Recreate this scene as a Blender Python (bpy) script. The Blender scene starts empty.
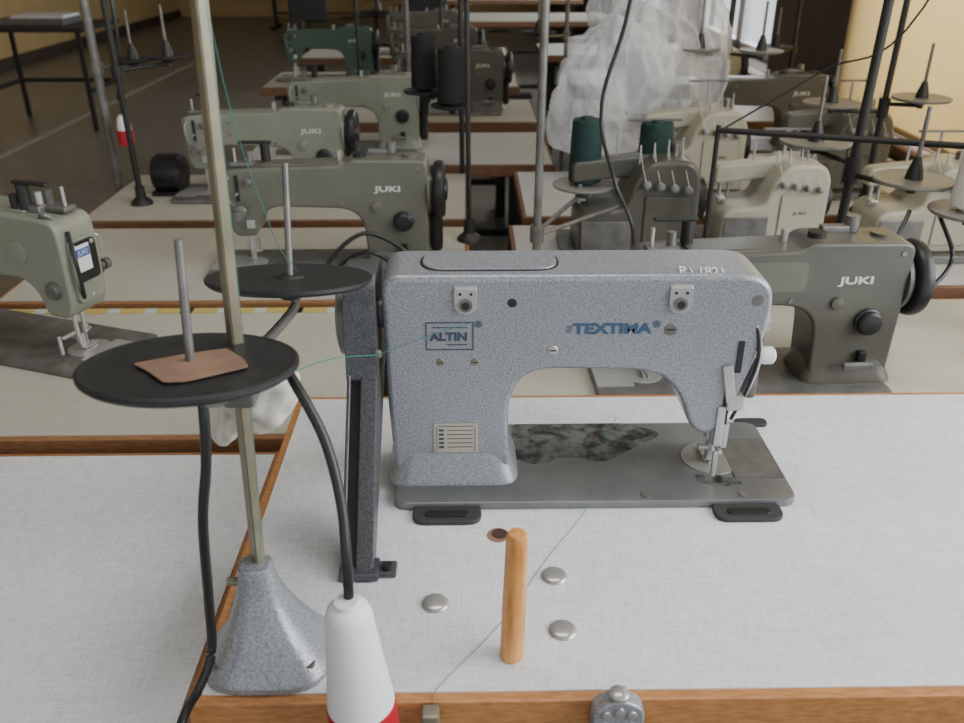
import bpy, bmesh, math, random
from mathutils import Matrix, Vector, noise
random.seed(4)
R=math.radians
# ---------------------------------------------------------------- materials
def mat(name,c,rough=.5,metal=0,c2=None,scale=20,bump=0,bscale=None,stretch=(1,1,1),lo=.35,hi=.65,spec=.5,detail=4):
    m=bpy.data.materials.new(name); m.use_nodes=True
    nt=m.node_tree; n=nt.nodes; l=nt.links; p=n['Principled BSDF']
    p.inputs['Base Color'].default_value=(*c,1); p.inputs['Roughness'].default_value=rough
    p.inputs['Metallic'].default_value=metal; p.inputs['Specular IOR Level'].default_value=spec
    tc=n.new('ShaderNodeTexCoord'); mp=n.new('ShaderNodeMapping'); mp.inputs['Scale'].default_value=stretch
    l.new(tc.outputs['Object'],mp.inputs['Vector'])
    if c2:
        t=n.new('ShaderNodeTexNoise'); t.inputs['Scale'].default_value=scale; t.inputs['Detail'].default_value=detail
        l.new(mp.outputs[0],t.inputs['Vector'])
        r=n.new('ShaderNodeValToRGB'); r.color_ramp.elements[0].position=lo; r.color_ramp.elements[1].position=hi
        r.color_ramp.elements[0].color=(*c,1); r.color_ramp.elements[1].color=(*c2,1)
        l.new(t.outputs['Fac'],r.inputs['Fac']); l.new(r.outputs['Color'],p.inputs['Base Color'])
    if bump:
        t=n.new('ShaderNodeTexNoise'); t.inputs['Scale'].default_value=bscale or scale; t.inputs['Detail'].default_value=2
        l.new(mp.outputs[0],t.inputs['Vector'])
        b=n.new('ShaderNodeBump'); b.inputs['Strength'].default_value=bump; b.inputs['Distance'].default_value=.001
        l.new(t.outputs['Fac'],b.inputs['Height']); l.new(b.outputs[0],p.inputs['Normal'])
    return m
def srgb(r,g,b):
    f=lambda v:(v/255/12.92 if v/255<=.04045 else ((v/255+.055)/1.055)**2.4)
    return (f(r),f(g),f(b))
HAM=mat('hammertone_grey',srgb(124,127,132),.33,.3,srgb(154,157,162),430,.32,400,lo=.36,hi=.62,detail=3)
HAMD=mat('hammertone_dark',srgb(58,59,62),.38,.2,srgb(86,87,91),430,.35,400)
BEDM=mat('bed_steel',srgb(112,113,113),.28,.4,srgb(128,129,129),14,.1,300)
STAIN=mat('bed_stain',srgb(48,48,48),.35,.3,srgb(110,111,110),60,.1,300,lo=.38,hi=.60,detail=9)
OLIVE=mat('enamel_olive',srgb(92,92,82),.35,.05,srgb(100,100,90),12)
OLIVED=mat('enamel_dark_olive',srgb(78,77,70),.32,.05,srgb(86,85,77),12)
SAGE=mat('enamel_sage',srgb(122,125,112),.35,.05,srgb(130,133,120),12)
CREAM=mat('enamel_cream',srgb(162,158,140),.4,.0,srgb(172,168,150),12)
GREENM=mat('enamel_deep_green',srgb(60,84,72),.35)
STEEL=mat('steel',srgb(182,182,180),.3,.55)
STEELD=mat('steel_dull',srgb(122,121,118),.4,.45,srgb(100,99,96),30)
CHROME=mat('stud_chrome',srgb(176,173,168),.28,.6)
BLACK=mat('black_plastic',srgb(24,24,25),.42)
BLACKR=mat('black_disc',srgb(24,24,25),.55,0,srgb(34,34,35),60,.3,160)
DARK=mat('dark_iron',srgb(38,37,36),.5,.2)
RUB=mat('rubber',srgb(44,47,46),.6)
LAM=None
def laminate(name,ca,cb,grid=1.0):
    m=bpy.data.materials.new(name); m.use_nodes=True; nt=m.node_tree; n=nt.nodes; l=nt.links; p=n['Principled BSDF']
    p.inputs['Roughness'].default_value=.40; p.inputs['Specular IOR Level'].default_value=.4
    tc=n.new('ShaderNodeTexCoord'); fs=[]
    for st in ((110,1000,1),(1000,110,1)):
        mp=n.new('ShaderNodeMapping'); mp.inputs['Scale'].default_value=st; l.new(tc.outputs['Object'],mp.inputs['Vector'])
        t=n.new('ShaderNodeTexNoise'); t.inputs['Scale'].default_value=.55; t.inputs['Detail'].default_value=2; l.new(mp.outputs[0],t.inputs['Vector']); fs.append(t)
    a=n.new('ShaderNodeMath'); a.operation='ADD'; l.new(fs[0].outputs['Fac'],a.inputs[0]); l.new(fs[1].outputs['Fac'],a.inputs[1])
    t3=n.new('ShaderNodeTexNoise'); t3.inputs['Scale'].default_value=5; t3.inputs['Detail'].default_value=6; l.new(tc.outputs['Object'],t3.inputs['Vector'])
    a2=n.new('ShaderNodeMath'); a2.operation='MULTIPLY_ADD'; l.new(t3.outputs['Fac'],a2.inputs[0]); a2.inputs[1].default_value=.7; l.new(a.outputs[0],a2.inputs[2])
    mr=n.new('ShaderNodeMapRange'); mr.inputs['From Min'].default_value=.9; mr.inputs['From Max'].default_value=1.6; l.new(a2.outputs[0],mr.inputs['Value'])
    mx=n.new('ShaderNodeMix'); mx.data_type='RGBA'; l.new(mr.outputs[0],mx.inputs['Factor'])
    mx.inputs['A'].default_value=(*ca,1); mx.inputs['B'].default_value=(*cb,1); l.new(mx.outputs['Result'],p.inputs['Base Color'])
    return m
LAM=laminate('laminate_white',srgb(188,190,193),srgb(220,221,223))
LAM2=laminate('laminate_cream',srgb(166,164,150),srgb(182,180,167))
LAM3=laminate('laminate_grey',srgb(172,172,170),srgb(190,190,188))
WOOD=mat('wood_edge',srgb(158,106,60),.45,0,srgb(182,128,78),30,0,stretch=(2,8,8))
WOODA=mat('wood_edge_worn',srgb(130,90,58),.5,0,srgb(152,108,70),30,0,stretch=(2,8,8))
WOODB=mat('wood_brown',srgb(100,70,48),.5,0,srgb(120,84,58),20,stretch=(2,8,8))
PEG=mat('peg_wood',srgb(186,124,62),.42,0,srgb(214,156,90),25,stretch=(6,6,1))
CARD=mat('cardboard',srgb(120,94,76),.8,0,srgb(142,112,92),30)
BRASSY=mat('rod_brass_grey',srgb(118,113,94),.38,.35,srgb(136,130,108),30)
WHITEP=mat('plug_white',srgb(222,224,226),.4)
REDP=mat('plug_red',srgb(170,22,40),.4)
CLOTH=mat('cloth_white',srgb(206,202,190),.9,0,srgb(190,184,170),40,.6,200)
BLUEP=mat('print_blue',srgb(50,78,106),.5)
INK=mat('print_ink',srgb(50,62,84),.5)
PLATE=mat('nameplate_alu',srgb(176,170,152),.4,.3)
LETTER=mat('letter_light',srgb(190,194,186),.4)
LETTERD=mat('letter_dark',srgb(20,20,20),.5)
GREENT=mat('thread_green',srgb(16,44,42),.8,0,srgb(20,54,50),60)
BLACKT=mat('thread_black',srgb(20,20,22),.85)
WHITET=mat('thread_white',srgb(214,210,200),.85)
THREAD=mat('thread_teal',srgb(40,120,112),.7)
PAINTW=mat('frame_white',srgb(205,207,208),.5)
REDK=mat('red_plastic',srgb(140,56,60),.5)
BLUES=mat('sticker_blue',srgb(30,80,150),.5)
YEL=mat('ruler_yellow',srgb(190,168,96),.5)
# ---------------------------------------------------------------- builder
def rpoly(pts,n=6):
    out=[];N=len(pts)
    for i,(x,y,r) in enumerate(pts):
        p=Vector((x,y));a=Vector(pts[i-1][:2]);c=Vector(pts[(i+1)%N][:2])
        if r<=0: out.append((x,y));continue
        da=a-p;dc=c-p
        ra=min(r,da.length*.49);rc=min(r,dc.length*.49)
        A=p+da.normalized()*ra;C=p+dc.normalized()*rc
        for k in range(n+1):
            t=k/n;q=A*(1-t)**2+p*2*t*(1-t)+C*t*t;out.append((q.x,q.y))
    return out
def catmull(P,n=8):
    P=[Vector(p) for p in P];o=[]
    Q=[P[0]*2-P[1]]+P+[P[-1]*2-P[-2]]
    for i in range(1,len(Q)-2):
        a,b,c,d=Q[i-1:i+3]
        for k in range(n):
            t=k/n;o.append(.5*((2*b)+(c-a)*t+(2*a-5*b+4*c-d)*t*t+(3*b-a-3*c+d)*t**3))
    o.append(P[-1]);return o
class B:
    def __init__(s,name): s.name=name;s.v=[];s.f=[];s.mi=[];s.ms=[];s.T=Matrix()
    def m(s,mt):
        if mt not in s.ms:s.ms.append(mt)
        return s.ms.index(mt)
    def bm(s,bm,mt,M=None):
        bmesh.ops.recalc_face_normals(bm,faces=bm.faces)
        M=s.T@(M or Matrix());o=len(s.v);k=s.m(mt);bm.verts.index_update()
        flip=M.determinant()<0
        for v in bm.verts:s.v.append(M@v.co)
        for f in bm.faces:
            ids=[o+v.index for v in f.verts]
            s.f.append(ids[::-1] if flip else ids);s.mi.append(k)
        bm.free()
    def box(s,c,d,mt,bev=0,rot=None,seg=2):
        bm=bmesh.new();bmesh.ops.create_cube(bm,size=1)
        for v in bm.verts:v.co=Vector((v.co.x*d[0],v.co.y*d[1],v.co.z*d[2]))
        if bev:bmesh.ops.bevel(bm,geom=bm.edges[:],offset=bev,segments=seg,affect='EDGES',profile=.5)
        M=Matrix.Translation(c)
        if rot:M=M@Matrix.Rotation(rot[2],4,'Z')@Matrix.Rotation(rot[1],4,'Y')@Matrix.Rotation(rot[0],4,'X')
        s.bm(bm,mt,M)
    def lathe(s,prof,c,axis,mt,seg=32):
        ax=Vector(axis).normalized();M=Matrix.Translation(c)@ax.to_track_quat('Z','Y').to_matrix().to_4x4()
        bm=bmesh.new();rings=[]
        for r,z in prof:
            if r<1e-6:rings.append([bm.verts.new((0,0,z))])
            else:rings.append([bm.verts.new((r*math.cos(2*math.pi*i/seg),r*math.sin(2*math.pi*i/seg),z)) for i in range(seg)])
        for a,b in zip(rings,rings[1:]):
            for i in range(seg):
                j=(i+1)%seg
                if len(a)==1 and len(b)==1:continue
                if len(a)==1:bm.faces.new((a[0],b[i],b[j]))
                elif len(b)==1:bm.faces.new((a[i],a[j],b[0]))
                else:bm.faces.new((a[i],a[j],b[j],b[i]))
        for rg in (rings[0],rings[-1]):
            if len(rg)>1:bm.faces.new(rg)
        s.bm(bm,mt,M)
    def cyl(s,p0,p1,r0,mt,r1=None,seg=20):
        p0=Vector(p0);p1=Vector(p1);r1=r0 if r1 is None else r1
        s.lathe([(r0,0),(r1,(p1-p0).length)],p0,p1-p0,mt,seg)
    def tube(s,P,r,mt,seg=8,smooth=True,n=8):
        P=catmull(P,n) if smooth else [Vector(p) for p in P]
        bm=bmesh.new();rings=[];up=Vector((.13,.31,.94)).normalized()
        for i,p in enumerate(P):
            t=(P[min(i+1,len(P)-1)]-P[max(i-1,0)]).normalized()
            a=t.cross(up)
            if a.length<.05:a=t.cross(Vector((1,0,0)))
            a.normalize();b=t.cross(a)
            rr=r(i/(len(P)-1)) if callable(r) else r
            rings.append([bm.verts.new(p+(a*math.cos(2*math.pi*k/seg)+b*math.sin(2*math.pi*k/seg))*rr) for k in range(seg)])
        for a,b in zip(rings,rings[1:]):
            for k in range(seg):bm.faces.new((a[k],a[(k+1)%seg],b[(k+1)%seg],b[k]))
        bm.faces.new(rings[0]);bm.faces.new(rings[-1]);s.bm(bm,mt)
    def prism(s,poly,d0,d1,plane,mt,bev=0,seg=4,M=None):
        mp={'XZ':lambda a,b,d:(a,d,b),'XY':lambda a,b,d:(a,b,d),'YZ':lambda a,b,d:(d,a,b)}[plane]
        bm=bmesh.new();A=[bm.verts.new(mp(x,y,d0)) for x,y in poly];C=[bm.verts.new(mp(x,y,d1)) for x,y in poly]
        fa=bm.faces.new(A);fc=bm.faces.new(C);N=len(A)
        for i in range(N):bm.faces.new((A[i],A[(i+1)%N],C[(i+1)%N],C[i]))
        bmesh.ops.recalc_face_normals(bm,faces=bm.faces)
        if bev:bmesh.ops.bevel(bm,geom=list(fa.edges)+list(fc.edges),offset=bev,segments=seg,affect='EDGES',profile=.5,clamp_overlap=True)
        s.bm(bm,mt,M)
    def loft(s,rings,mt):
        bm=bmesh.new();R_=[[bm.verts.new(p) for p in r] for r in rings];N=len(R_[0])
        for a,b in zip(R_,R_[1:]):
            for k in range(N):bm.faces.new((a[k],a[(k+1)%N],b[(k+1)%N],b[k]))
        bm.faces.new(R_[0]);bm.faces.new(R_[-1]);s.bm(bm,mt)
    def text(s,t,size,M,mt,ext=.0004,sx=1,bold=0):
        cu=bpy.data.curves.new('t','FONT');cu.body=t;cu.size=size;cu.extrude=ext;cu.align_x='CENTER';cu.align_y='CENTER';cu.offset=bold
        ob=bpy.data.objects.new('t',cu);bpy.context.collection.objects.link(ob);bpy.context.view_layer.update()
        me=bpy.data.meshes.new_from_object(ob.evaluated_get(bpy.context.evaluated_depsgraph_get()))
        bm=bmesh.new();bm.from_mesh(me);s.bm(bm,mt,M@Matrix.Diagonal((sx,1,1,1)))
        bpy.data.objects.remove(ob);bpy.data.meshes.remove(me)
    def done(s,loc=(0,0,0),rz=0,ang=38,rot=None,wn=True):
        me=bpy.data.meshes.new(s.name);me.from_pydata([tuple(v) for v in s.v],[],s.f)
        for m_ in s.ms:me.materials.append(m_)
        me.polygons.foreach_set('material_index',s.mi)
        me.polygons.foreach_set('use_smooth',[True]*len(s.f));me.update()
        me.set_sharp_from_angle(angle=R(ang))
        ob=bpy.data.objects.new(s.name,me);bpy.context.collection.objects.link(ob)
        ob.location=loc;ob.rotation_euler=rot or (0,0,rz)
        if wn:
            w=ob.modifiers.new('wn','WEIGHTED_NORMAL');w.keep_sharp=True
        return ob
def FRONT(x,y,z,rot=0): return Matrix.Translation((x,y,z))@Matrix.Rotation(R(90),4,'X')@Matrix.Rotation(rot,4,'Z')
def BACK(x,y,z,rot=0): return Matrix.Translation((x,y,z))@Matrix.Rotation(R(180),4,'Z')@Matrix.Rotation(R(90),4,'X')@Matrix.Rotation(rot,4,'Z')
def rrect(cx,cy,w,h,r,n=5):
    return rpoly([(cx-w/2,cy-h/2,r),(cx+w/2,cy-h/2,r),(cx+w/2,cy+h/2,r),(cx-w/2,cy+h/2,r)],n)
# ---------------------------------------------------------------- tables
def table(name,x0,x1,y0,y1,zt,top,edge=WOOD,th=.04,legs=True,legcol=DARK,re=.011):
    b=B(name);cx=(x0+x1)/2;cy=(y0+y1)/2;e=.011
    b.box((cx,cy,zt-th/2-.0007),(x1-x0,y1-y0,th-.0015),edge,.003)
    b.box(((x0+e+x1-re)/2,cy,zt-.004),(x1-x0-e-re,y1-y0-2*e,.008),top)
    if legs:
        for x in (x0+.08,x1-.08):
            b.box((x,cy,.02),(.05,(y1-y0)-.04,.04),legcol,.004)
            b.box((x,cy,(zt-th)/2),(.05,.09,zt-th-.01),legcol,.004)
            b.box((x,cy,zt-th-.015),(.05,(y1-y0)-.1,.03),legcol,.004)
        b.box((cx,cy,.22),(x1-x0-.18,.03,.03),legcol)
        b.box((cx,cy+.02,.14),(.3,.2,.02),legcol,.004)
    return b
# ---------------------------------------------------------------- sewing machines
def machine(name,loc,rz,body,logo=True,wheel=BLACK,textima=False,bedm=None,zs=.94,panel=None,facelabel=False):
    b=B(name)
    bedm=bedm or STEELD
    b.prism(rrect(0,0,.476,.178,.018),0,.011,'XY',bedm,.003,2)
    TZ=.275
    if textima:
        prof=rpoly([(.238,.011,0),(.243,.12,.02),(.244,TZ+.0005,.022),(-.186,TZ,.042),(-.187,.205,.05),(-.168,.14,.04),(-.152,.083,.012),(-.130,.070,.012),(-.111,.083,.015),(-.096,.128,.03),(-.066,.158,.035),(.080,.162,.034),(.104,.125,.03),(.101,.011,0)],7)
        hw=.044
    else:
        prof=rpoly([(.240,.011,0),(.245,.262*zs,.02),(.085,.264*zs,.01),(.07,.252*zs,.01),(-.12,.246*zs,.02),(-.180,.242*zs,.02),(-.184,.20,.02),(-.182,.11,.02),(-.170,.085,.012),(-.125,.085,.012),(-.112,.13,.02),(-.085,.150,.02),(.075,.145,.03),(.105,.12,.03),(.112,.011,0)],5)
        hw=.042
    b.prism(prof,-hw,hw,'XZ',body,.023 if textima else .011,6 if textima else 4)
    rings=[]
    cx=.1695 if textima else .176
    for z,g in ((.011,.011),(.016,.010),(.026,.006),(.04,.002),(.06,-.002),(.08,-.006)):
        w=(.137 if textima else .13)+2*g;d=2*hw+2*g
        rings.append([(x,y,z) for x,y in rrect(cx,0,w,d,.026)])
    b.loft(rings,body)
    b.lathe([(.036,0),(.036,.0012),(0,.0012)],(-.155,0,.0108),(0,0,1),STEEL if not textima else CHROME,40)
    b.box((-.205,0,.0114),(.06,.09,.0014),STEEL if not textima else STEELD)
    b.box((-.155,0,.0123),(.012,.03,.0012),STEEL,.0004)
    nx=-.150
    b.cyl((nx,-.004,.10),(nx,-.004,.052),.0037,STEEL);b.cyl((nx,-.004,.056),(nx,-.004,.043),.0062,STEEL)
    b.cyl((nx-.012,-.004,.05),(nx,-.004,.05),.0025,STEEL)
    b.cyl((nx,-.004,.045),(nx,-.004,.013),.0009,STEEL,seg=8)
    b.cyl((nx,.014,.11),(nx,.014,.032),.0042,STEEL)
    b.box((nx,.010,.034),(.010,.014,.018),STEEL,.002);b.cyl((nx+.004,.012,.036),(nx+.016,.012,.036),.004,STEEL)
    b.box((nx-.004,-.006,.0155),(.004,.032,.003),STEEL,.001);b.box((nx+.004,-.006,.0155),(.004,.032,.003),STEEL,.001)
    b.box((nx,.008,.021),(.009,.012,.010),STEEL,.002)
    b.box((nx,.034,.05),(.006,.03,.006),STEEL,.002);b.box((nx+.006,.05,.036),(.006,.006,.035),STEEL,.002)
    b.prism([(y,z) for y,z in rrect(0,.165,.058,.11,.012)],-.189,-.178,'YZ',body if not textima else STEELD,.002,2)
    for yy,zz in ((.02,.208),(-.02,.208),(0,.12)): b.cyl((-.188,yy,zz),(-.191,yy,zz),.004,STEEL,seg=12)
    if not textima:
        f=-hw
        if facelabel:
            b.box((-.1905,.006,.186),(.003,.034,.045),PAINTW,.0005);b.box((-.1925,.006,.196),(.001,.030,.014),BLUES)
            b.text('JUKI',.012,Matrix.Translation((-.1932,.006,.196))@Matrix.Rotation(R(-90),4,'Z')@Matrix.Rotation(R(90),4,'X'),LETTER,.0002)
            b.prism(rrect(-.002,.180,.052,.07,.01),-.1898,-.188,'YZ',BLACK)
            b.lathe([(.016,0),(.016,.003),(.012,.004),(.012,.008),(0,.008)],(-.15,hw,.135),(0,1,0),STEELD,24)
            b.lathe([(.020,0),(.020,.002),(.016,.003),(0,.003)],(-.09,hw,.195),(0,1,0),SAGE,24)
            b.tube([(-.19,.02,.12),(-.20,.03,.16),(-.196,.028,.205),(-.185,.02,.235)],.0035,BLACK,8)
            b.tube([(-.13,.02,.235),(-.15,.03,.262),(-.17,.02,.25)],.004,STEELD,8)
            b.box((-.10,0,.262),(.06,.03,.016),STEELD,.004);b.cyl((-.12,0,.26),(-.12,0,.29),.006,STEEL);b.cyl((-.08,.01,.26),(-.08,.01,.285),.009,DARK)
        b.lathe([(.004,0),(.004,.008),(.014,.010),(.015,.013),(.012,.015),(.015,.017),(.014,.020),(.006,.022),(.006,.032),(.010,.033),(.010,.044),(0,.045)],(-.152,f,.142),(0,-1,0),STEELD,24)
        b.lathe([(.003,0),(.003,.006),(.009,.008),(.009,.012),(.004,.014),(.004,.020),(0,.020)],(-.128,f,.205),(0,-1,0),STEELD,20)
        b.box((-.155,f-.001,.19),(.007,.004,.055),DARK);b.box((-.155,f-.008,.18),(.004,.016,.004),STEEL,.001)
        b.tube([(-.170,f-.002,.215),(-.176,f-.012,.20),(-.172,f-.014,.17),(-.165,f-.004,.155)],.0012,STEEL,6)
        b.box((-.135,f-.002,.113),(.018,.005,.018),STEEL,.001)
        b.lathe([(.022,0),(.022,.004),(.019,.006),(.019,.014),(.016,.017),(.008,.018),(0,.018)],(.190,f,.118),(0,-1,0),BLACK,28)
        b.lathe([(.011,0),(.010,.006),(.004,.007),(0,.007)],(.135,f,.15),(0,-1,0),body,20)
        b.box((.190,f-.006,.058),(.014,.012,.02),BLACK,.003);b.box((.178,f-.024,.05),(.05,.009,.013),STEELD,.004)
        b.box((-.02,0,.2485*zs),(.17,.05,.004),body,.0015)
        b.box((-.145,-.012,.250*zs),(.05,.028,.010),STEELD,.003);b.cyl((-.16,-.012,.25*zs),(-.16,-.012,.285*zs),.003,STEEL)
        b.cyl((-.13,-.012,.25*zs),(-.13,-.012,.278*zs),.007,STEELD);b.cyl((-.10,.01,.25*zs),(-.10,.01,.29*zs),.010,DARK)
        b.box((-.12,.01,.292*zs),(.07,.012,.006),DARK,.002)
        b.cyl((.10,-.005,.26*zs),(.10,-.005,.272*zs),.014,DARK);b.cyl((.055,.01,.25*zs),(.055,.01,.272*zs),.006,STEEL)
        b.box((.14,.02,.268*zs),(.05,.018,.012),STEELD,.003);b.cyl((.165,.02,.265*zs),(.165,.02,.29*zs),.011,STEELD)
        b.cyl((.205,0,.26*zs),(.205,0,.268*zs),.016,body)
        for xx,zz in ((-.06,.19),(-.06,.225),(.06,.165),(.225,.04),(.225,.245)): b.cyl((xx,f,zz*zs),(xx,f-.002,zz*zs),.004,STEELD,seg=12)
        if logo: b.text('JUKI',.0165,FRONT(.160,f-.0005,.187*zs/.94),LETTER,.0006,1.75,.0005)
        if panel:
            b.prism(rrect(.02,.195,.12,.05,.012),f-.0015,f,'XZ',panel)
        c=(.243,0,.175)
        b.lathe([(.040,0),(.046,.004),(.046,.010),(.056,.012),(.060,.016),(.062,.024),(.060,.032),(.054,.036),(.048,.033),(.024,.034),(.022,.040),(.010,.042),(0,.042)],c,(1,0,0),wheel,44)
        b.lathe([(.050,0),(.050,.006),(0,.006)],(.242,0,.175),(1,0,0),body,40)
        b.box((.255,.06,.10),(.03,.05,.16),wheel,.01)
        b.tube([(.13,hw,.06),(.17,.10,.05),(.2,.13,.01),(.2,.16,-.0)],.004,BLACK,6)
    else:
        k=hw
        b.prism(rrect(.125,-.002,.150,.056,.026),TZ,TZ+.0028,'XY',HAM,.0012,2)
        b.prism(rrect(.125,-.002,.1555,.0615,.029),TZ-.0005,TZ+.0006,'XY',DARK)
        b.text('TEXTIMA',.0168,BACK(-.0105,k+.0004,.212),BLUEP,.0003,1.26,.0007)
        for zz in (.2155,.2125,.2095):
            b.box((.0375,k+.0004,zz-.0005),(.006,.0006,.0012),BLUEP)
        b.text('®',.011,BACK(-.060,k+.0004,.217),BLUEP,.0003)
        z0,x0=.2045,.170
        for dx,dz,w,h in ((0,0.0165,.052,.0012),(0,-.0165,.052,.0012),(.026,0,.0012,.034),(-.026,0,.0012,.034)):
            b.box((x0+dx,k+.0003,z0+dz),(w,.0006,h),INK)
        b.text('ALTIN',.0135,BACK(x0+.001,k+.0004,z0-.001),INK,.0003,1.1,.0006)
        b.box((x0-.008,k+.0003,z0-.0105),(.022,.0006,.0012),INK);b.box((x0,k+.0003,z0+.0105),(.04,.0006,.0009),INK)
        b.text('®',.011,BACK(x0-.032,k+.0004,z0+.014),INK,.0003)
        b.box((.165,k+.0006,.072),(.052,.0014,.040),PLATE,.0004)
        for i in range(5):
            zz=.083-i*.0058
            b.box((.160,k+.0014,zz),(.03,.0004,.0009),INK); b.box((.182,k+.0014,zz),(.006,.0004,.003),INK)
        b.box((.165,k+.0014,.0885),(.04,.0004,.0009),INK)
        for dx in (-1,1):
            b.box((.165+dx*.0225,k+.0014,.072),(.0007,.0004,.034),INK)
            for dz in (-1,1): b.cyl((.165+dx*.0235,k,.072+dz*.0175),(.165+dx*.0235,k+.0022,.072+dz*.0175),.0013,STEEL,seg=8)
        for x,z,r,mt in ((.181,.172,.004,BRASSY),(.142,.172,.004,BRASSY),(.101,.244,.0045,DARK),(.0546,.186,.005,STEEL),(-.076,.211,.0065,STEELD)):
            b.lathe([(r*1.25,0),(r*1.2,.0012),(r,.002),(0,.002)],(x,k-.0012,z),(0,1,0),mt,20)
            b.box((x,k+.001,z),(r*1.5,.0005,r*.25),DARK)
        b.lathe([(.0055,-.001),(.0055,.0012),(0,.0012)],(-.0075,k-.0067,TZ-.0067),(0,1,1),DARK,20)
        for x in (.152,-.083):
            b.prism(rpoly([(x-.0125,.232,.012),(x+.0125,.232,.012),(x+.0125,.262,.004),(x-.0125,.262,.004)],5),k-.001,k+.0035,'XZ',STEEL,.0008,2)
            b.box((x,k-.0035,.2655),(.025,.017,.004),STEEL,.0015,rot=(R(-50),0,0))
            b.cyl((x,k,.243),(x,k+.006,.243),.0075,STEELD);b.cyl((x,k+.006,.243),(x,k+.0068,.243),.0045,DARK,seg=14)
            for dx in (-.006,.006): b.cyl((x+dx,k+.002,.256),(x+dx,k+.0042,.256),.0017,DARK,seg=10)
        b.text('P.\\ 1821',.0165,Matrix.Translation((-.106,k-.0115+.0015,TZ-.0031+.0024))@Matrix.Rotation(R(180),4,'Z')@Matrix.Rotation(R(30),4,'X')@Matrix.Rotation(R(-3),4,'Z'),WHITET,.0022,.95)
        b.box((-.158,k-.003,.176),(.007,.01,.040),DARK,.001);b.box((-.150,k-.003,.112),(.008,.008,.05),DARK,.001)
        b.tube([(-.167,k-.004,.225),(-.176,k,.20),(-.178,k+.002,.17),(-.170,k+.002,.13),(-.158,k+.001,.095)],.0022,DARK,8)
        b.tube([(-.172,k-.002,.215),(-.183,k-.008,.18),(-.182,k-.01,.15),(-.168,k-.006,.11)],.0028,STEEL,8)
        b.box((-.150,k+.002,.142),(.012,.006,.05),STEEL,.002,rot=(0,R(12),0));b.box((-.160,k+.003,.118),(.02,.006,.02),STEEL,.003)
        b.box((-.146,k-.002,.085),(.010,.010,.055),STEEL,.002);b.box((-.155,k-.006,.07),(.008,.01,.035),STEEL,.002)
        b.cyl((-.178,k-.02,.168),(-.196,k-.02,.168),.0055,STEEL);b.lathe([(.009,0),(.0105,.004),(.0105,.014),(.007,.017),(0,.017)],(-.188,k-.02,.168),(-1,0,0),WHITEP,20)
        b.lathe([(.007,0),(.007,.004),(0,.005)],(-.168,k-.004,.245),(0,1,0),STEELD,16)
        b.cyl((-.18,0,.2),(-.20,0,.2),.012,STEEL)
        b.prism(rpoly([(.092,-.086,.01),(.095,.0,.02),(.06,.015,.02),(.03,-.01,.03),(-.02,.01,.02),(-.07,-.03,.02),(-.11,-.06,.02),(-.06,-.087,.01)],5),.0110,.01125,'XY',STAIN)
        b.prism(rpoly([(-.125,.035,.01),(-.165,.04,.012),(-.185,.055,.01),(-.165,.062,.01),(-.13,.055,.01)],5),.0110,.01126,'XY',STAIN)
        b.cyl((-.06,.078,.0108),(-.06,.078,.0122),.0055,STEELD,seg=16);b.cyl((-.175,.078,.0108),(-.175,.078,.0122),.005,STEELD,seg=16)
        b.lathe([(.030,0),(.052,.003),(.055,.010),(.055,.020),(.050,.024),(.02,.026),(0,.026)],(.252,0,.215),(1,0,0),STEELD,44)
        b.cyl((.24,0,.215),(.254,0,.215),.018,STEELD)
    return b.done(loc,rz)
def overlock(name,loc,rz,body,s=1.0):
    b=B(name)
    b.T=Matrix.Scale(s,4)
    b.prism(rrect(0,0,.30,.24,.02),0,.02,'XY',STEELD,.003,2)
    b.prism(rpoly([(-.12,.02,.0),(-.12,.11,.012),(-.10,.125,.015),(-.02,.13,.02),(.0,.20,.03),(.03,.235,.03),(.12,.235,.025),(.14,.20,.02),(.14,.02,0)],5),-.09,.07,'XZ',body,.014,4)
    b.prism(rpoly([(-.13,.17,.01),(-.13,.215,.015),(.06,.235,.02),(.06,.19,.02)],5),-.02,.03,'XZ',body,.01,3)
    b.cyl((-.11,0,.18),(-.11,0,.12),.005,STEEL);b.box((-.11,-.01,.135),(.02,.04,.006),STEEL,.002);b.cyl((-.085,.01,.18),(-.085,.01,.13),.004,STEEL)
    b.box((-.06,-.092,.07),(.11,.006,.07),STEELD,.003);b.box((.07,-.092,.10),(.10,.006,.12),body,.004)
    for i in range(4):
        x=.02+i*.03
        b.lathe([(.003,0),(.003,.006),(.009,.008),(.009,.012),(.005,.014),(.005,.022),(.007,.024),(0,.025)],(x,-.088,.185-.004*i),(0,-1,.2),STEELD,18)
        b.cyl((x-.01,-.05,.22),(x-.01,-.05,.26+.006*i),.002,STEEL,seg=8)
        b.tube([(x,-.11,.18),(x-.01,-.08,.23),(x-.01,-.05,.262)],.0006,WHITET,5)
    b.lathe([(.02,0),(.045,.004),(.048,.012),(.048,.026),(.04,.03),(.015,.03),(0,.03)],(.14,0,.13),(1,0,0),BLACK,36)
    b.cyl((.05,.02,.23),(.05,.02,.30),.004,STEEL);b.box((.05,.02,.30),(.12,.008,.005),STEELD)
    b.cyl((-.03,.01,.22),(-.03,.01,.27),.003,STEEL);b.cyl((.09,-.04,.22),(.09,-.04,.26),.003,STEEL)
    b.lathe([(.014,0),(.014,.02),(.006,.024),(0,.024)],(.10,.0,.233),(0,0,1),STEELD,18)
    b.text('JUKI',.012,FRONT(.07,-.0955,.115),LETTERD,.0004,1.5)
    return b.done(loc,rz)
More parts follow.
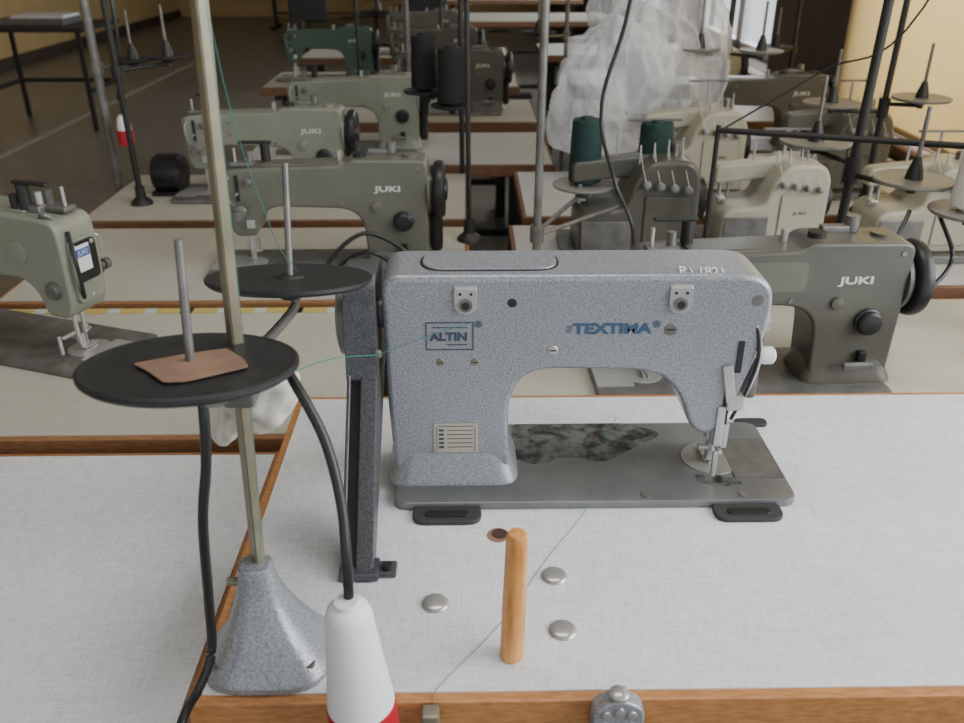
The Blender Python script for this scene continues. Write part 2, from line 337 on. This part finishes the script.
def disc(b,c,r=.076,sp=.12,tilt=None,mt=BLACKR,cone=True,sr=.0042):
    ax=Vector(tilt or (0,0,1)).normalized();c=Vector(c)
    b.lathe([(.010,-.014),(.014,-.010),(.016,-.003),(r*.96,-.002),(r,.001),(r,.004),(r*.97,.005),(r*.9,.0035),(.014,.0035),(.012,.006),(0,.006)],c,ax,mt,48)
    if sp:b.cyl(c,c+ax*sp,sr,STEELD,sr*.9,14)
    if cone:b.lathe([(.016,.003),(.013,.02),(.006,.042),(.003,.044)],c,ax,BLACK,20)
def spool(b,c,r,h,mt):
    b.lathe([(r*.55,-.012),(r*.6,-.003),(r*.98,0),(r,.006),(r*.95,h*.5),(r*.90,h-.006),(r*.85,h),(r*.4,h),(r*.35,h+.006),(r*.15,h+.006),(0,h+.005)],c,(0,0,1),mt,32)
# ================================================================ ROOM
XR=1.55;XL=-5.3;YF=17.0;YB=-3.0;ZC=3.2
WALLY=mat('wall_yellow',srgb(204,174,122),.8,0,srgb(194,165,112),3)
WALLD=mat('wall_brown',srgb(72,58,50),.7,0,srgb(82,66,57),6)
CEIL=mat('ceiling_white',srgb(200,198,192),.9)
FLOORM=mat('floor_lino',srgb(108,104,98),.30,0,srgb(122,117,111),8,detail=8)
b=B('floor');b.box(((XL+XR)/2,(YF+YB)/2,-.05),(XR-XL,YF-YB,.1),FLOORM);b.done(wn=False)
b=B('ceiling');b.box(((XL+XR)/2,(YF+YB)/2,ZC+.05),(XR-XL,YF-YB,.1),CEIL);b.done(wn=False)
b=B('wall_left');b.box((XL-.1,(YF+YB)/2,ZC/2),(.2,YF-YB,ZC),WALLY);b.done(wn=False)
b=B('wall_far');b.box(((XL+XR)/2,YF+.1,ZC/2),(XR-XL+.4,.2,ZC),WALLY);b.done(wn=False)
b=B('baseboard_left');b.box((XL+.012,(YF+YB)/2,.06),(.022,YF-YB-.1,.118),WALLD);b.done(wn=False)
ZS=.76;ZH=2.75
b=B('wall_right')
b.box((XR+.12,(YF+YB)/2,ZS/2),(.24,YF-YB,ZS),WALLD)
b.box((XR+.12,(YF+YB)/2,(ZH+ZC)/2),(.24,YF-YB,ZC-ZH),WALLD)
wins=[(-2.4,1.3),(1.5,3.55),(4.6,6.6),(7.4,9.4),(10.4,12.4),(13.4,15.4)]
ys=[YB]+[v for w in wins for v in w]+[YF]
for i in range(0,len(ys),2):
    b.box((XR+.12,(ys[i]+ys[i+1])/2,(ZS+ZH)/2),(.24,ys[i+1]-ys[i],ZH-ZS),WALLD)
b.done(wn=False)
for i,(a,c) in enumerate(wins):
    b=B(f'window_{i+1}');x=XR+.16;w=c-a-.004;cy=(a+c)/2
    for z in (ZS+.027,ZH-.027):b.box((x,cy,z),(.06,w,.05),PAINTW,.004)
    for y in (a+.027,c-.027,cy-.03,cy+.03):b.box((x,y,(ZS+ZH)/2),(.06,.05,ZH-ZS-.004),PAINTW,.004)
    b.box((x,cy,2.2),(.05,w,.05),PAINTW,.004)
    b.done(wn=False)
b=B('trim_sill');b.box((XR-.04,(YF+YB)/2,ZS-.02),(.08,YF-YB-.1,.035),WOODB,.004);b.done(wn=False)
BL=bpy.data.materials.new('blind_fabric');BL.use_nodes=True;nt=BL.node_tree
for n_ in list(nt.nodes):
    if n_.type!='OUTPUT_MATERIAL':nt.nodes.remove(n_)
d_=nt.nodes.new('ShaderNodeBsdfDiffuse');t_=nt.nodes.new('ShaderNodeBsdfTranslucent');mx=nt.nodes.new('ShaderNodeMixShader')
d_.inputs[0].default_value=(*srgb(226,212,172),1);t_.inputs[0].default_value=(*srgb(238,222,184),1);mx.inputs[0].default_value=.5
nt.links.new(d_.outputs[0],mx.inputs[1]);nt.links.new(t_.outputs[0],mx.inputs[2])
nt.links.new(mx.outputs[0],[n_ for n_ in nt.nodes if n_.type=='OUTPUT_MATERIAL'][0].inputs[0])
b=B('window_blind')
for i in range(2):
    y0=1.45+i*1.10;y1=y0+1.06
    b.box((XR-.03,(y0+y1)/2,(ZS+.03+ZH+.1)/2),(.003,y1-y0,ZH+.1-ZS-.03),BL)
    b.box((XR-.03,(y0+y1)/2,ZS+.03),(.014,y1-y0,.02),WALLY,.003)
b.box((XR-.03,2.53,ZH+.12),(.05,2.2,.05),WALLY,.004)
b.done(wn=False)
b=B('floor_stripe');LINE=mat('floor_line',srgb(150,147,138),.5)
b.box((-3.3,7.4,.0015),(.06,9,.003),LINE);b.done(wn=False)
# ================================================================ TABLES
MT=.815;LT=.75
table('sewing_table',-.252,1.25,.534,1.09,MT,LAM).done()
table('sewing_table',-1.35,-.258,.42,1.045,LT,LAM,WOODA,re=.024).done()
table('sewing_table',-1.6,-.175,1.08,1.575,LT,LAM2,WOODA).done()
table('sewing_table',-.13,1.35,1.115,1.60,LT,LAM2,WOODA).done()
table('sewing_table',-.97,.0,1.60,2.09,LT,LAM2,WOODA).done()
table('sewing_table',.10,1.35,1.66,2.10,LT,LAM3,WOODB).done()
table('sewing_table',-1.02,.0,2.14,2.62,LT,LAM2,WOODB).done()
table('sewing_table',.14,1.35,2.16,2.64,LT,LAM3,WOODB).done()
table('sewing_table',-.75,.28,2.72,3.22,LT,LAM3,WOODB).done()
table('sewing_table',.45,1.4,2.75,3.22,LT,LAM3,WOODB).done()
table('sewing_table',-.75,.28,3.4,3.9,LT,LAM2,WOODB).done()
table('sewing_table',.45,1.4,3.4,3.9,LT,LAM3,WOODB).done()
table('sewing_table',-1.0,.25,4.25,4.75,LT,LAM2,WOODB).done()
table('sewing_table',.5,1.4,4.3,4.8,LT,LAM3,WOODB).done()
table('sewing_table',-1.0,.25,5.3,5.8,LT,LAM2,WOODB).done()
table('sewing_table',.45,1.4,5.4,6.0,LT,LAM3,WOODB).done()
# ================================================================ MAIN MACHINE
machine('sewing_machine',(.1475,.9,MT),math.pi,HAM,textima=True,bedm=BEDM)
b=B('belt_guard')
g=rpoly([(.688,.8155,0),(.725,.8155,0),(.93,.96,.02),(.965,1.02,.04),(.955,1.072,.04),(.90,1.092,.05),(.855,1.072,.03),(.845,1.02,.02),(.838,.985,.02)],5)
gi=rpoly([(.700,.822,0),(.73,.822,0),(.925,.965,.02),(.955,1.02,.04),(.945,1.065,.04),(.90,1.083,.05),(.862,1.063,.03),(.853,1.02,.02),(.846,.985,.02)],5)
b.prism(g,-.1365,-.1325,'YZ',HAMD,.001,1);b.prism(g,-.1215,-.103,'YZ',HAMD,.002,2)
b.prism(gi,-.133,-.121,'YZ',BLACK)
b.prism(rpoly([(.833,.975,.004),(.850,.975,0),(.868,1.07,0),(.90,1.08,0),(.95,1.07,0),(.960,1.072,.005),(.90,1.096,.05),(.848,1.074,.03)],4),-.1375,-.1025,'YZ',HAMD,.002,2)
b.box((-.118,.703,.820),(.042,.03,.010),HAMD,.003)
b.box((-.092,.705,.8185),(.026,.022,.006),HAMD,.002);b.cyl((-.089,.703,.82),(-.089,.703,.827),.005,DARK)
b.lathe([(.046,0),(.046,.008),(.038,.011),(.012,.011),(0,.011)],(-.1375,.895,1.030),(-1,0,0),STEELD,40)
b.box((-.100,.832,1.01),(.007,.006,.009),STEELD,.002)
b.done()
for x in (-.028,.322):
    b=B('machine_hinge_pad')
    b.prism(rrect(x,.800,.080,.036,.016),MT,MT+.006,'XY',RUB,.002,2)
    b.prism(rrect(x,.796,.05,.012,.006),MT+.006,MT+.0075,'XY',BLACK,.0005,1)
    b.done()
b=B('machine_hinge_pad');b.prism(rrect(.385,.999,.045,.018,.009),MT,MT+.006,'XY',RUB,.002,2);b.done()
b=B('wooden_peg');b.lathe([(.0105,0),(.0112,.002),(.0108,.06),(.0098,.13),(.0092,.139),(.0075,.1425),(0,.144)],(.037,.586,MT),(0.02,0.012,1),PEG,32);b.done()
b=B('peg_hole');b.lathe([(.0125,0),(.0125,.0005),(0,.0005)],(.030,.764,MT),(0,0,1),mat('hole_brown',srgb(130,98,80),.8),32)
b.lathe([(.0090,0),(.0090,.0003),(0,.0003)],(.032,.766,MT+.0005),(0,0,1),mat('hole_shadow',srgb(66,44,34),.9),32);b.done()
for x,y in ((-.037,.656),(.087,.695),(.088,.617)):
    b=B('metal_stud');b.lathe([(.0135,0),(.0138,.001),(.013,.0022),(.0110,.0034),(.008,.0041),(.004,.0046),(0,.0047)],(x,y,MT),(0,0,1),CHROME,32);b.done()
# ================================================================ THREAD STAND (foreground)
b=B('thread_stand')
bx,by=-.188,.592
rings=[]
for z,w,d,dx in ((0,.116,.098,0),(.006,.116,.098,0),(.010,.110,.09,0),(.022,.092,.078,0),(.04,.070,.062,-.002),(.06,.051,.046,-.004),(.078,.038,.036,-.005),(.096,.031,.03,-.005),(.103,.029,.028,-.005),(.105,.024,.024,-.005)):
    rings.append([(x,y,MT+z) for x,y in rrect(bx+dx,by+dx*-1,w,d,min(w,d)*.42,6)])
b.loft(rings,HAM)
for sx in (-1,1):b.cyl((bx+sx*.040,by-.028,MT+.008),(bx+sx*.040,by-.028,MT+.018),.006,STEELD,seg=14)
b.cyl((bx-.03,by,MT+.088),(bx-.015,by,MT+.088),.004,BRASSY,seg=12)
def rodp(z):
    t=(z-MT)/.65;return Vector((bx-.006+.020*t,by+.008+.01*t,z))
p0=rodp(MT+.095);p1=rodp(1.95)
q=(p1-p0).normalized();L_=(p1-p0).length
bm=bmesh.new();bmesh.ops.create_cube(bm,size=1)
for v in bm.verts:v.co=Vector((v.co.x*.0095,v.co.y*.0095,(v.co.z+.5)*L_))
bmesh.ops.bevel(bm,geom=bm.edges[:],offset=.001,segments=2,affect='EDGES')
b.bm(bm,BRASSY,Matrix.Translation(p0)@q.to_track_quat('Z','Y').to_matrix().to_4x4()@Matrix.Rotation(R(20),4,'Z'))
D1=Vector((-.203,.552,1.138));D2=Vector((-.175,.778,1.117))
A1=(.018,.15,1);A2=(.02,.20,1)
disc(b,D1,.0775,.094,A1,cone=False,sr=.0034);disc(b,D2,.080,.112,A2,cone=False,sr=.0034)
c=rodp(1.10)
b.tube([D1-Vector((0,0,.012)),D1-Vector((-.004,-.002,.028)),c+Vector((-.01,-.01,-.01)),c+Vector((-.008,.02,-.005)),D2-Vector((0,.004,.03)),D2-Vector((0,0,.012))],.0048,STEELD,10)
b.box(c+Vector((0,0,-.008)),(.026,.026,.024),STEELD,.004)
b.cyl(D1-Vector((0,0,.016)),D1-Vector((0,0,.004)),.014,BLACK);b.cyl(D1-Vector((0,0,.024)),D1-Vector((0,0,.014)),.010,BRASSY,seg=6)
b.cyl(D2-Vector((0,0,.016)),D2-Vector((0,0,.004)),.012,BLACK)
b.done()
b=B('cardboard_scrap')
P_=rpoly([(a,c_,.003) for a,c_ in [(-.038,-.008),(-.022,-.024),(-.004,-.046),(.010,-.044),(.045,-.012),(.038,.004),(.018,.030),(-.010,.014)]],3)
b.T=Matrix.Translation(D1)@Matrix.Rotation(R(-8.5),4,'X')@Matrix.Rotation(R(1.0),4,'Y')
b.prism(P_,.0054,.0062,'XY',CARD)
b.done()
b=B('cloth_rag')
bm=bmesh.new();bmesh.ops.create_icosphere(bm,subdivisions=5,radius=1)
for v in bm.verts:
    co=v.co.copy();nn=noise.noise(co*1.6)*.22+noise.noise(co*3+Vector((3,1,2)))*.08
    ang=math.atan2(co.y,co.x);fold=.10*math.sin(ang*7+co.z*2)
    s_=1+nn+fold*(1-co.z)*.5
    v.co=Vector((co.x*.036*s_,co.y*.020*s_,co.z*.026*(1+nn)))
    if co.z<0:v.co.x-=co.z*-.012
b.bm(bm,CLOTH,Matrix.Translation((-.172,.628,1.073))@Matrix.Rotation(R(-25),4,'Y'))
bm=bmesh.new();bmesh.ops.create_icosphere(bm,subdivisions=4,radius=1)
for v in bm.verts:
    co=v.co.copy();s_=1+noise.noise(co*2.7+Vector((5,5,5)))*.4+.15*math.sin(math.atan2(co.y,co.x)*6)
    v.co=Vector((co.x*.014*s_,co.y*.012*s_,co.z*.034))
b.bm(bm,CLOTH,Matrix.Translation((-.204,.625,1.058))@Matrix.Rotation(R(18),4,'Y'))
b.done(ang=80,wn=False)
b=B('power_plug_cable')
px,py=-.093,.505
b.tube([(-.192,.645,1.085),(-.172,.625,1.112),(-.150,.598,1.122),(-.134,.575,1.112),(-.112,.555,1.075),(-.100,.535,1.031),(-.096,.515,.989),(-.096,.506,.935)],.0042,BLACK,12)
ax=Vector((.04,.0,-1))
b.lathe([(.0075,-.004),(.014,0),(.0170,.003),(.0190,.010),(.0205,.03),(.0235,.06),(.0262,.085),(.0272,.095),(.0280,.10),(.0280,.104),(.0,.104)],(px-.004,py,.953),ax,WHITEP,36)
b.lathe([(.0280,.104),(.029,.107),(.029,.15),(.027,.154),(0,.154)],(px-.004,py,.953),ax,REDP,36)
b.lathe([(.0095,-.006),(.0105,-.003),(.0105,.001),(0,.001)],(px-.004,py,.953),ax,WHITEP,24)
b.done()
b=B('hanging_cable')
b.tube([(-.203,.566,1.112),(-.203,.560,1.085),(-.206,.556,1.05),(-.214,.550,1.0),(-.221,.549,.917),(-.224,.542,.869),(-.234,.527,.843),(-.252,.512,.81),(-.264,.405,.76),(-.26,.39,.60),(-.24,.39,.3),(-.2,.42,.02)],.0042,BLACK,12)
b.done()
b=B('table_edge_bracket')
b.prism(rpoly([(.104,.782,.004),(.104,.820,.012),(.118,.829,.01),(.127,.832,.008),(.136,.829,.01),(.150,.820,.012),(.150,.782,.004)],5),.516,.533,'XZ',HAM,.003,3)
for x,z in ((.116,.816),(.127,.820),(.138,.816),(.116,.802),(.138,.802)):b.lathe([(.0045,0),(.004,.002),(0,.003)],(x,.516,z),(0,-1,0),CHROME,14)
b.lathe([(.009,0),(.009,.003),(.006,.005),(0,.005)],(.127,.524,.831),(0,0,1),CHROME,20)
b.done()
b=B('table_latch');b.box((-.037,.525,.803),(.016,.016,.022),BRASSY,.003);b.done()
b=B('sewing_thread')
b.tube([(-.172,.60,1.9),(-.176,.62,1.4),(-.17,.70,1.2),(-.165,.77,1.13)],.0004,THREAD,5)
b.tube([(-.165,.60,1.9),(-.170,.60,1.35),(-.180,.595,1.0),(-.186,.59,.93)],.0003,THREAD,5)
b.tube([(-.100,.83,1.01),(-.14,.76,1.04),(-.175,.66,1.07)],.0005,THREAD,5)
b.tube([(-.100,.83,1.01),(-.04,.84,1.03),(.0,.845,1.04)],.0004,THREAD,5)
b.tube([(.20,1.0,.828),(.17,.93,.829),(.145,.83,.829),(.13,.80,.8162),(.08,.72,.8158),(.03,.63,.8158),(-.03,.55,.8158),(-.035,.533,.812)],.0003,THREAD,5)
b.done()
# ================================================================ BACKGROUND MACHINES
machine('sewing_machine',(.44,1.26,LT),R(2),OLIVED,panel=OLIVE)
machine('sewing_machine',(-.33,1.80,LT),0,OLIVE)
machine('sewing_machine',(-.82,1.42,LT),math.pi-R(20),SAGE,logo=False,zs=1.05,facelabel=True)
machine('sewing_machine',(-.585,2.38,LT),0,SAGE)
machine('sewing_machine',(-.41,2.95,LT),0,SAGE)
machine('sewing_machine',(-.10,3.62,LT),0,OLIVED)
machine('sewing_machine',(-.72,4.5,LT),0,GREENM)
machine('sewing_machine',(-.2,4.5,LT),0,OLIVED)
machine('sewing_machine',(.95,2.95,LT),0,OLIVED)
machine('sewing_machine',(.85,3.62,LT),0,CREAM)
machine('sewing_machine',(-.3,5.5,LT),0,OLIVE)
overlock('overlock_machine',(.36,1.88,LT),0,OLIVED,1.0)
overlock('overlock_machine',(.68,1.93,LT),0,CREAM,.9)
overlock('overlock_machine',(1.02,1.90,LT),0,CREAM,.9)
overlock('overlock_machine',(.62,2.42,LT),0,CREAM,1.0)
overlock('overlock_machine',(1.02,2.42,LT),0,OLIVE,1.0)
b=B('tape_ruler')
for i in range(34):
    b.box((-.99+i*.024,1.553,LT+.0012),(.024,.022,.0016),LETTERD if i%9==0 else YEL if i%3 else LETTER)
b.done()
b=B('bobbin_rack');b.box((.19,1.72,LT+.006),(.15,.09,.012),WOODB,.002)
for i in range(7):
    for j in range(3):
        b.cyl((.13+i*.02,1.69+j*.03,LT+.012),(.13+i*.02,1.69+j*.03,LT+.045),.006,REDK if (i+j)%3 else PAINTW,seg=10)
b.done()
# ================================================================ BACKGROUND STANDS
def stand(name,x,y,z0,ztop,lean,arms,r=.008,mt=STEELD,spools=(),discmt=BLACKR,rd=.072):
    b=B(name);ln=Vector(lean)
    b.lathe([(.03,0),(.028,.008),(.014,.02),(.012,.05)],(x,y,z0),(0,0,1),mt,24)
    b.cyl((x,y,z0),(x+ln.x,y+ln.y,ztop),r,mt)
    for ax_,ay,az in arms:
        t=(az-z0)/(ztop-z0);pc=Vector((x,y,0))+ln*t;pc.z=az-.02
        b.cyl(pc,(ax_,ay,az-.016),.005,mt,seg=10);b.cyl((ax_,ay,az-.022),(ax_,ay,az),.008,mt,seg=12)
        b.cyl(pc-Vector((0,0,.014)),pc+Vector((0,0,.014)),r+.006,mt)
        disc(b,(ax_,ay,az),rd,.13,mt=discmt)
    for (sx,sy,sz,sr,sh,sm) in spools: spool(b,(sx,sy,sz+.012),sr,sh,sm)
    b.done()
DG=mat('disc_grey',srgb(132,130,122),.45,.1)
DM=mat('disc_dark_grey',srgb(118,116,108),.45,.1)
stand('thread_stand',.130,1.63,.0,2.3,(.014,0,0),[(.262,1.90,.905),(.417,1.90,.898)],spools=[(.262,1.90,.905,.037,.135,GREENT),(.417,1.90,.898,.040,.135,GREENT)],discmt=DG)
stand('thread_stand',.735,1.62,.76,2.2,(.03,0,0),[(.80,1.50,1.02),(.70,1.72,1.04)],r=.009,mt=DARK,discmt=DM,rd=.070)
stand('thread_stand',.93,1.30,.75,1.9,(.02,0,0),[(.87,1.42,.985)],mt=DARK,discmt=DM,spools=[(.87,1.42,.985,.036,.13,WHITET)],rd=.068)
stand('thread_stand',.0,1.98,.75,2.2,(-.005,0,0),[],r=.006,mt=DARK,spools=[],discmt=BLACKR)
stand('thread_stand',-.02,2.62,0,2.3,(0,0,0),[(-.125,2.52,1.01),(-.045,2.44,.985)],mt=DARK,spools=[(-.125,2.52,1.01,.037,.14,BLACKT),(-.045,2.44,.985,.042,.14,BLACKT)],rd=.06)
stand('thread_stand',-1.04,2.5,0,2.3,(.01,0,0),[(-.93,2.5,1.10)],r=.012,mt=STEELD,rd=.06)
stand('thread_stand',-.90,2.30,.75,2.1,(-.01,0,0),[(-.80,2.4,1.12)],mt=DARK,rd=.05)
stand('thread_stand',.75,2.62,0,2.3,(.02,0,0),[(.66,2.55,1.12),(.82,2.5,1.12)],mt=DARK,discmt=DM,rd=.06)
stand('thread_stand',1.05,2.2,.75,2.1,(.02,0,0),[(.92,2.2,1.03),(1.12,2.15,1.05)],mt=DARK,discmt=DM,rd=.07)
stand('thread_stand',.36,3.3,0,2.3,(.0,0,0),[(.25,3.2,1.1)],mt=STEELD,rd=.06)
stand('thread_stand',-.22,3.3,0,2.3,(.0,0,0),[],mt=STEELD)
stand('thread_stand',1.2,3.3,0,2.3,(.0,0,0),[(1.1,3.2,1.05)],mt=DARK,rd=.06)
stand('thread_stand',-.5,4.1,0,2.3,(.0,0,0),[(-.4,4.1,1.1)],mt=DARK,rd=.05)
stand('thread_stand',.9,4.1,0,2.3,(.0,0,0),[(.8,4.1,1.1)],mt=DARK,rd=.05)
stand('thread_stand',-.15,5.1,0,2.3,(.0,0,0),[(-.3,5.1,1.1)],mt=DARK,rd=.05)
# plastic bag heap
BAG=bpy.data.materials.new('plastic_film');BAG.use_nodes=True;nt=BAG.node_tree;pr=nt.nodes['Principled BSDF']
pr.inputs['Base Color'].default_value=(.80,.82,.86,1);pr.inputs['Roughness'].default_value=.18
tr=nt.nodes.new('ShaderNodeBsdfTransparent');mx=nt.nodes.new('ShaderNodeMixShader')
lw=nt.nodes.new('ShaderNodeLayerWeight');lw.inputs[0].default_value=.35
mr=nt.nodes.new('ShaderNodeMapRange');mr.inputs['To Min'].default_value=.28;mr.inputs['To Max'].default_value=.85
nt.links.new(lw.outputs['Facing'],mr.inputs['Value']);nt.links.new(mr.outputs[0],mx.inputs[0])
nt.links.new(tr.outputs[0],mx.inputs[1]);nt.links.new(pr.outputs[0],mx.inputs[2]);nt.links.new(mx.outputs[0],nt.nodes['Material Output'].inputs[0])
b=B('plastic_bag')
for c_,s_,sd in (((.42,2.55,.98),(.17,.13,.22),1),((.58,2.65,1.12),(.19,.14,.28),7),((.50,2.7,1.28),(.14,.1,.20),12)):
    bm=bmesh.new();bmesh.ops.create_icosphere(bm,subdivisions=6,radius=1)
    for v in bm.verts:
        co=v.co.copy();o=Vector((sd,sd*2,0))
        n1=noise.noise(co*1.3+o);n2=abs(noise.noise(Vector((co.x*3,co.y*3,co.z*1.5))+o));n3=abs(noise.noise(co*6+o))
        k=1+.35*n1-.28*n2-.07*n3
        v.co=Vector((co.x*s_[0]*k,co.y*s_[1]*k,max(co.z*s_[2]*k,.755-c_[2])))
    b.bm(bm,BAG,Matrix.Translation(c_))
b.done(ang=80,wn=False)
b=B('electric_cable')
b.tube([(.33,1.75,1.9),(.31,1.72,1.35),(.26,1.70,1.12),(.29,1.68,.98),(.33,1.64,.88),(.33,1.62,.72)],.004,BLACK,8)
b.tube([(-.30,1.66,.76),(-.26,1.66,.81),(-.20,1.64,.84),(-.15,1.66,.79),(-.22,1.64,.765),(-.30,1.66,.79),(-.22,1.70,.86),(-.12,1.72,.80),(-.10,1.66,.76)],.0045,BLACK,8)
b.tube([(.78,1.45,.98),(.74,1.40,.90),(.80,1.38,.86),(.86,1.42,.90),(.84,1.46,.97)],.004,BLACK,8)
b.tube([(.95,1.5,1.9),(.80,1.6,1.30),(.68,1.7,1.18),(.50,1.75,1.05)],.002,BLACK,8)
b.done()
b=B('hanging_plug');b.tube([(-1.0,2.6,2.3),(-.98,2.55,1.2),(-.97,2.45,1.0)],.006,BLACK,8)
b.lathe([(.01,0),(.016,.01),(.020,.04),(.020,.05),(0,.05)],(-.97,2.45,.96),(0,0,-1),WHITEP,20);b.lathe([(.022,.04),(.023,.08),(0,.08)],(-.97,2.45,.96),(0,0,-1),REDP,20);b.done()
b=B('metal_rail');b.cyl((.50,1.72,1.065),(.98,1.42,1.09),.006,DARK);b.cyl((.50,1.72,.75),(.50,1.72,1.075),.005,DARK);b.cyl((.98,1.42,.75),(.98,1.42,1.10),.005,DARK);b.done()
b=B('electric_motor');b.lathe([(.02,0),(.045,.006),(.055,.02),(.055,.08),(.045,.09),(0,.09)],(-.90,2.42,.805),(1,0,0),BLACK,36);b.box((-.855,2.42,.7555),(.08,.1,.011),BLACK);b.done()
b=B('steel_desk')
for x in (-3.75,-2.95):
    for y in (6.9,7.5):b.box((x,y,.37),(.03,.03,.74),DARK)
    b.box((x,7.2,.3),(.03,.6,.03),DARK)
b.box((-3.35,7.2,.755),(.95,.75,.03),DARK,.004);b.box((-3.35,7.5,.3),(.8,.03,.03),DARK);b.done()
b=B('paper_stack');b.box((-3.35,7.2,.795),(.5,.35,.05),STEELD,.004);b.box((-3.3,7.2,.83),(.4,.3,.02),PAINTW);b.done()
table('work_table',-3.2,-.6,14.5,15.3,.78,DARK,WOODB).done()
table('work_table',-.3,1.2,12.5,13.3,.78,LAM2,WOODB).done()
table('work_table',-.6,1.2,9.5,10.3,.78,LAM2,WOODB).done()
table('work_table',-.4,1.2,7.2,8.0,.78,LAM2,WOODB).done()
for x,y in ((-1.6,9),(-.4,9),(-1.2,12)):
    b=B('office_chair');b.box((x,y,.45),(.42,.42,.06),BLACK,.02);b.box((x,y+.2,.75),(.38,.05,.3),BLACK,.02);b.cyl((x,y,.06),(x,y,.43),.02,DARK)
    b.box((x,y+.21,.55),(.05,.02,.25),DARK)
    for k in range(5):b.cyl((x,y,.08),(x+.26*math.cos(k*1.257),y+.26*math.sin(k*1.257),.03),.015,DARK)
    b.done()
# ================================================================ LIGHTS / CAMERA
w=bpy.data.worlds.new('World');bpy.context.scene.world=w;w.use_nodes=True
w.node_tree.nodes['Background'].inputs[0].default_value=(.90,.95,1,1);w.node_tree.nodes['Background'].inputs[1].default_value=1.2
def area(n,loc,rot,sx,sy,e,col=(1,1,1)):
    l=bpy.data.lights.new(n,'AREA');l.shape='RECTANGLE';l.size=sx;l.size_y=sy;l.energy=e;l.color=col
    o=bpy.data.objects.new(n,l);bpy.context.collection.objects.link(o);o.location=loc;o.rotation_euler=rot
area('window_daylight',(XR+.6,-.1,2.1),(0,R(66),0),2.2,2.6,150,(.97,.99,1))
area('window_daylight_blind',(XR+.5,2.5,1.8),(0,R(90),0),1.9,2.0,85,(1,.98,.93))
area('window_daylight_far',(XR+.6,5.6,1.9),(0,R(75),0),1.7,1.8,75,(.95,.98,1))
area('window_daylight_end',(XR+.6,8.5,1.9),(0,R(75),0),1.7,1.8,90,(.95,.98,1))
for y_ in (1.15,6.5):
    b=B('added_lamp_body');b.box((.1,y_,ZC-.04),(1.5,.3,.08),PAINTW,.01);b.done()  # added fixture bodies, out of view; only the near one carries a light
area('added_top_light',(.1,1.15,ZC-.085),(0,0,0),1.4,.26,20,(1,.98,.95))  # added overhead fill for soft top light and sheen on the main machine
cam=bpy.data.cameras.new('Camera');co=bpy.data.objects.new('Camera',cam);bpy.context.collection.objects.link(co)
cam.sensor_width=36;cam.lens=850/964*36;cam.clip_start=.02
cam.dof.use_dof=True;cam.dof.focus_distance=.98;cam.dof.aperture_fstop=8
co.location=(0,0,1.422);co.rotation_euler=(R(90-26.9),0,R(-.9))
bpy.context.scene.camera=co
